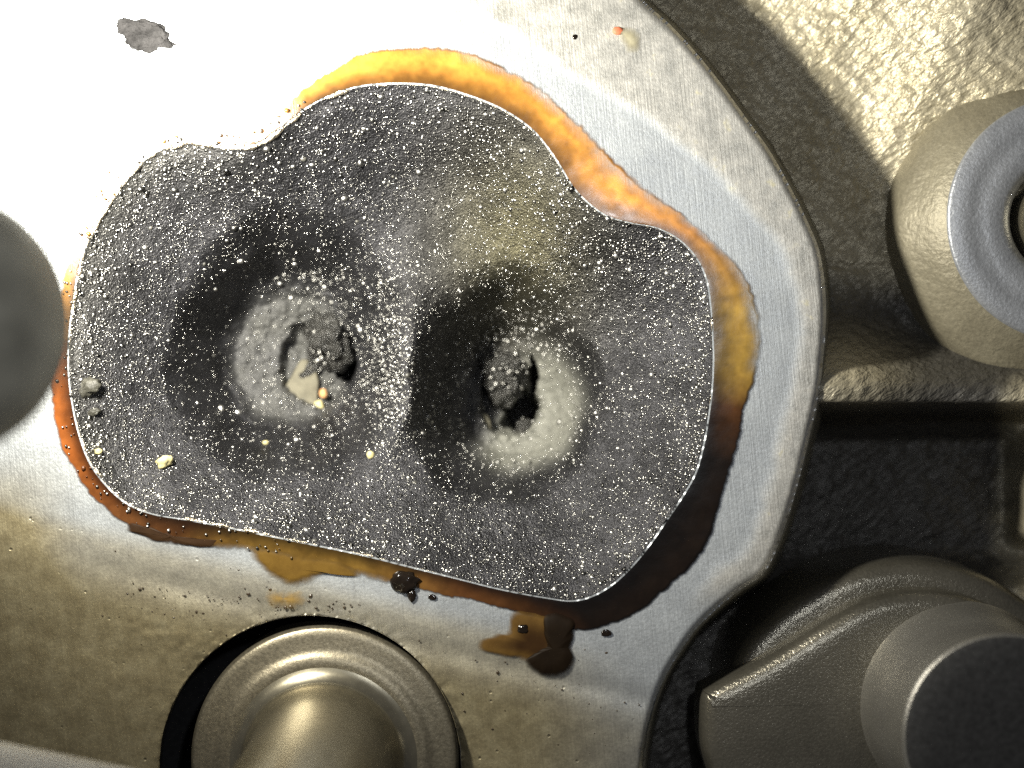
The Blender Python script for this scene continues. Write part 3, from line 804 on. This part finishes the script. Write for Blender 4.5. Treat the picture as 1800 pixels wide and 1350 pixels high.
film('oil_smear', [(440,965),(455,998),(478,1018),(510,1032),(545,1026),(575,1010),(640,1012),(600,985),(520,968)], 0.012, (0.13, 0.075, 0.014), 'olive amber oil smear hanging below the lower port edge', soft=24)
film('oil_smear', [(462,1040),(490,1034),(530,1038),(548,1056),(520,1072),(480,1070),(455,1058)], 0.004, (0.30, 0.19, 0.05), 'faint mottled yellow stain just above the domed bolt', soft=60)
film('oil_drip', [(905,1070),(1000,1085),(1012,1110),(1006,1140),(1012,1165),(990,1182),(955,1186),(925,1165),(880,1152),(838,1140),(850,1120),(890,1108)], 0.010, (0.03, 0.014, 0.004), 'brown oil run spilling down from the bottom corner of the port', soft=16, col2=(0.11, 0.062, 0.016))
film('oil_drip', [(962,1076),(1008,1086),(1011,1115),(1006,1140),(1013,1158),(998,1182),(966,1194),(938,1184),(920,1164),(934,1148),(958,1132),(954,1105)], 0.03, (0.010, 0.006, 0.003), 'black rounded oil drip at the end of the brown run', soft=11)
film('oil_drip', [(230,918),(270,930),(330,945),(385,950),(372,962),(320,960),(265,948),(225,934)], 0.014, (0.035, 0.018, 0.008), 'dark wet oil streak at the lower left of the ring', soft=12)
tag(lump('grime_patch', 253, 62, -0.01, 52, 27, 6, M_scab, 19, 0.5, 5, -0.25), 'ragged grey grime patch on the overexposed face at upper left', 'grime')
film('grime_spot', [(1085,50),(1110,45),(1128,62),(1130,85),(1112,95),(1094,82)], 0.006, (0.30, 0.28, 0.20), 'dull olive stain near the top edge of the flange', 'grime', soft=22, z0=0.012)
tag(lump('red_speck', 1086, 54, 0.02, 9, 7, 3, mat_plain('red_speck', (0.55, 0.16, 0.08), 0.6), 4, 0.3, 2), 'tiny red speck on the olive stain at the top', 'speck')
tag(lump('dark_speck', 1011, 65, 0.004, 5, 5, 2, M_sludge, 4, 0.3, 2), 'tiny dark pit on the flange left of the red speck', 'speck')
def face_lump(name, px, py, rx, ry, rz, mat, seed, label, cat, rough=0.25):
    return tag(lump(name, px, py, ln_z(px, py) + 0.02, rx, ry, rz, mat, seed, rough, 3), label, cat)
face_lump('sludge_blob', 713, 1022, 24, 20, 9, M_sludge, 2, 'glossy black sludge blob on the lower port edge', 'sludge', 0.35)
face_lump('sludge_blob', 724, 1046, 7, 11, 4, M_sludge, 12, 'small black sludge tail under the glossy blob', 'sludge', 0.35)
face_lump('oil_droplet', 918, 1106, 10, 8, 2, M_sludge, 22, 'round black droplet in the brown oil run', 'droplet', 0.4)
face_lump('oil_droplet', 760, 1050, 7, 5, 1.6, M_sludge, 32, 'small dark droplet right of the sludge blob', 'droplet', 0.4)
face_lump('oil_droplet', 1066, 1113, 9, 6, 1.5, M_sludge, 42, 'faint dark droplet right of the brown oil run', 'droplet', 0.4)

# grime specks on the lower face (too many to count) and bubbles on the oil ring
n = 230
gx = rng.uniform(180, 1150, n); gx[:90] = rng.uniform(215, 640, 90)
gy = 915 + 0.245 * (gx - 150) + rng.normal(110, 60, n)
gy[:90] = 1045 + 0.10 * (gx[:90] - 215) + rng.normal(0, 13, 90)
gd = np.hypot(gx - BORE[0], gy - BORE[1])
m = (gd > BORE[2] + 8) & (gy > 960) & (gy < 1340) & (-sdf(gx, gy, outer)[0] < -12)
gx, gy = gx[m], gy[m]
gz = np.array([ln_z(a, b_) for a, b_ in zip(gx, gy)])
gr = np.clip(rng.lognormal(math.log(1.2), 0.5, len(gx)), 0.7, 4)
sp = bead_cloud('grime_specks', gx, gy, gz + 0.002, gr, M_beads, None, np.tile(np.array([0.05, 0.035, 0.02]), (len(gx), 1)), 0.22)
tag(sp, 'dark brown grime specks sprinkled on the face below the port', 'grime')
ths = np.concatenate([np.radians(rng.uniform(112, 205, 90)), np.radians(rng.uniform(205, 250, 70))])
k = rng.uniform(0.05, 0.95, len(ths))
rr_ = radial(inner, CX, CY, ths) * (1 - k) + radial(outer, CX, CY, ths) * k
gx = CX + rr_ * np.cos(ths); gy = CY + rr_ * np.sin(ths)
gr = np.clip(rng.lognormal(math.log(2.6), 0.35, len(gx)), 1.5, 6)
bb = bead_cloud('oil_bubbles', gx, gy, np.full(len(gx), 0.028), gr * 0.75, M_bigbeads, None, oil_tone(gx, gy) * 0.8, 0.6, (rng.uniform(0, 1, len(gx)) < 0.75).astype(float))
tag(bb, 'tiny wet oil bubbles on the left side of the brown ring', 'bubbles')

# ================================================================== fasteners and other objects
bolt = thing('domed_bolt', 'flanged steel bolt with tall domed neck in the counterbore at the bottom', 'bolt', P(570, 1336, -0.07))
lathe('flange', spline_prof([(1.19, -0.55), (1.19, -0.12), (1.175, -0.03), (1.13, 0.0), (1.04, 0.012), (0.97, 0.022), (0.91, 0.045), (0.86, 0.055), (0.80, 0.055), (0.74, 0.06)], 6), M_boltface, bolt, (0, 0, 0), 128)
lathe('neck', spline_prof([(0.84, 0.05), (0.76, 0.085), (0.69, 0.16), (0.65, 0.32), (0.63, 0.6), (0.62, 1.0), (0.615, 1.8), (0.61, 2.8), (0.60, 3.8), (0.5, 4.1), (0.0, 4.2)], 6), M_bolt, bolt, (0, 0, 0), 96)

sl = thing('sleeve', 'grey steel sleeve with a black plugged end standing on the lug at lower right', 'sleeve', P(1690, 1240, -0.17))
lathe('tube', spline_prof([(0.93, 0.0), (0.915, 0.05), (0.90, 0.15), (0.87, 0.5), (0.83, 0.7), (0.82, 0.95), (0.84, 1.15), (0.84, 1.24), (0.80, 1.28)], 5), M_sleeve, sl, (0, 0, 0), 96)
lathe('end_plug', [(0.82, 1.25), (0.81, 1.275), (0.78, 1.30), (0.6, 1.33), (0.3, 1.34), (0.0, 1.34)], M_black, sl, (0, 0, 0), 96)

hb = thing('boss_bolt', 'dark bolt head in the bluish ring at the right edge', 'bolt', bc)
lathe('bolt_head', [(0.44, -0.4), (0.44, 0.10), (0.40, 0.16), (0.2, 0.18), (0.0, 0.18)], M_bolt, hb, (0, 0, 0), 64)

def capsule(name, a, b_, ra, rb_, mat, label, cat, n=48, m=14):
    a = Vector(a); b_ = Vector(b_); L = (b_ - a).length
    pr = [(ra * math.sin(t), -ra * math.cos(t) * 0.9) for t in np.linspace(0, math.pi / 2, m)]
    pr += [(ra + (rb_ - ra) * t, L * t) for t in np.linspace(0.1, 1, 10)]
    pr += [(rb_ * math.cos(t), L + rb_ * 0.5 * math.sin(t)) for t in np.linspace(0.2, math.pi / 2, 6)]
    o = lathe(name, pr, mat, None, a, n)
    o.rotation_euler = (b_ - a).to_track_quat('Z', 'Y').to_euler()
    return tag(o, label, cat)
capsule('rod_end', P(-92, 568, 4.5), P(-900, 550, 5.2), 0.79, 0.86, M_rod, 'dark out of focus rounded rod end poking in at the left edge', 'rod')
capsule('hose', P(-260, 1335, 2.2), P(420, 1475, 2.2), 0.34, 0.34, M_hose, 'pale beige blurred hose crossing the bottom left corner', 'hose')
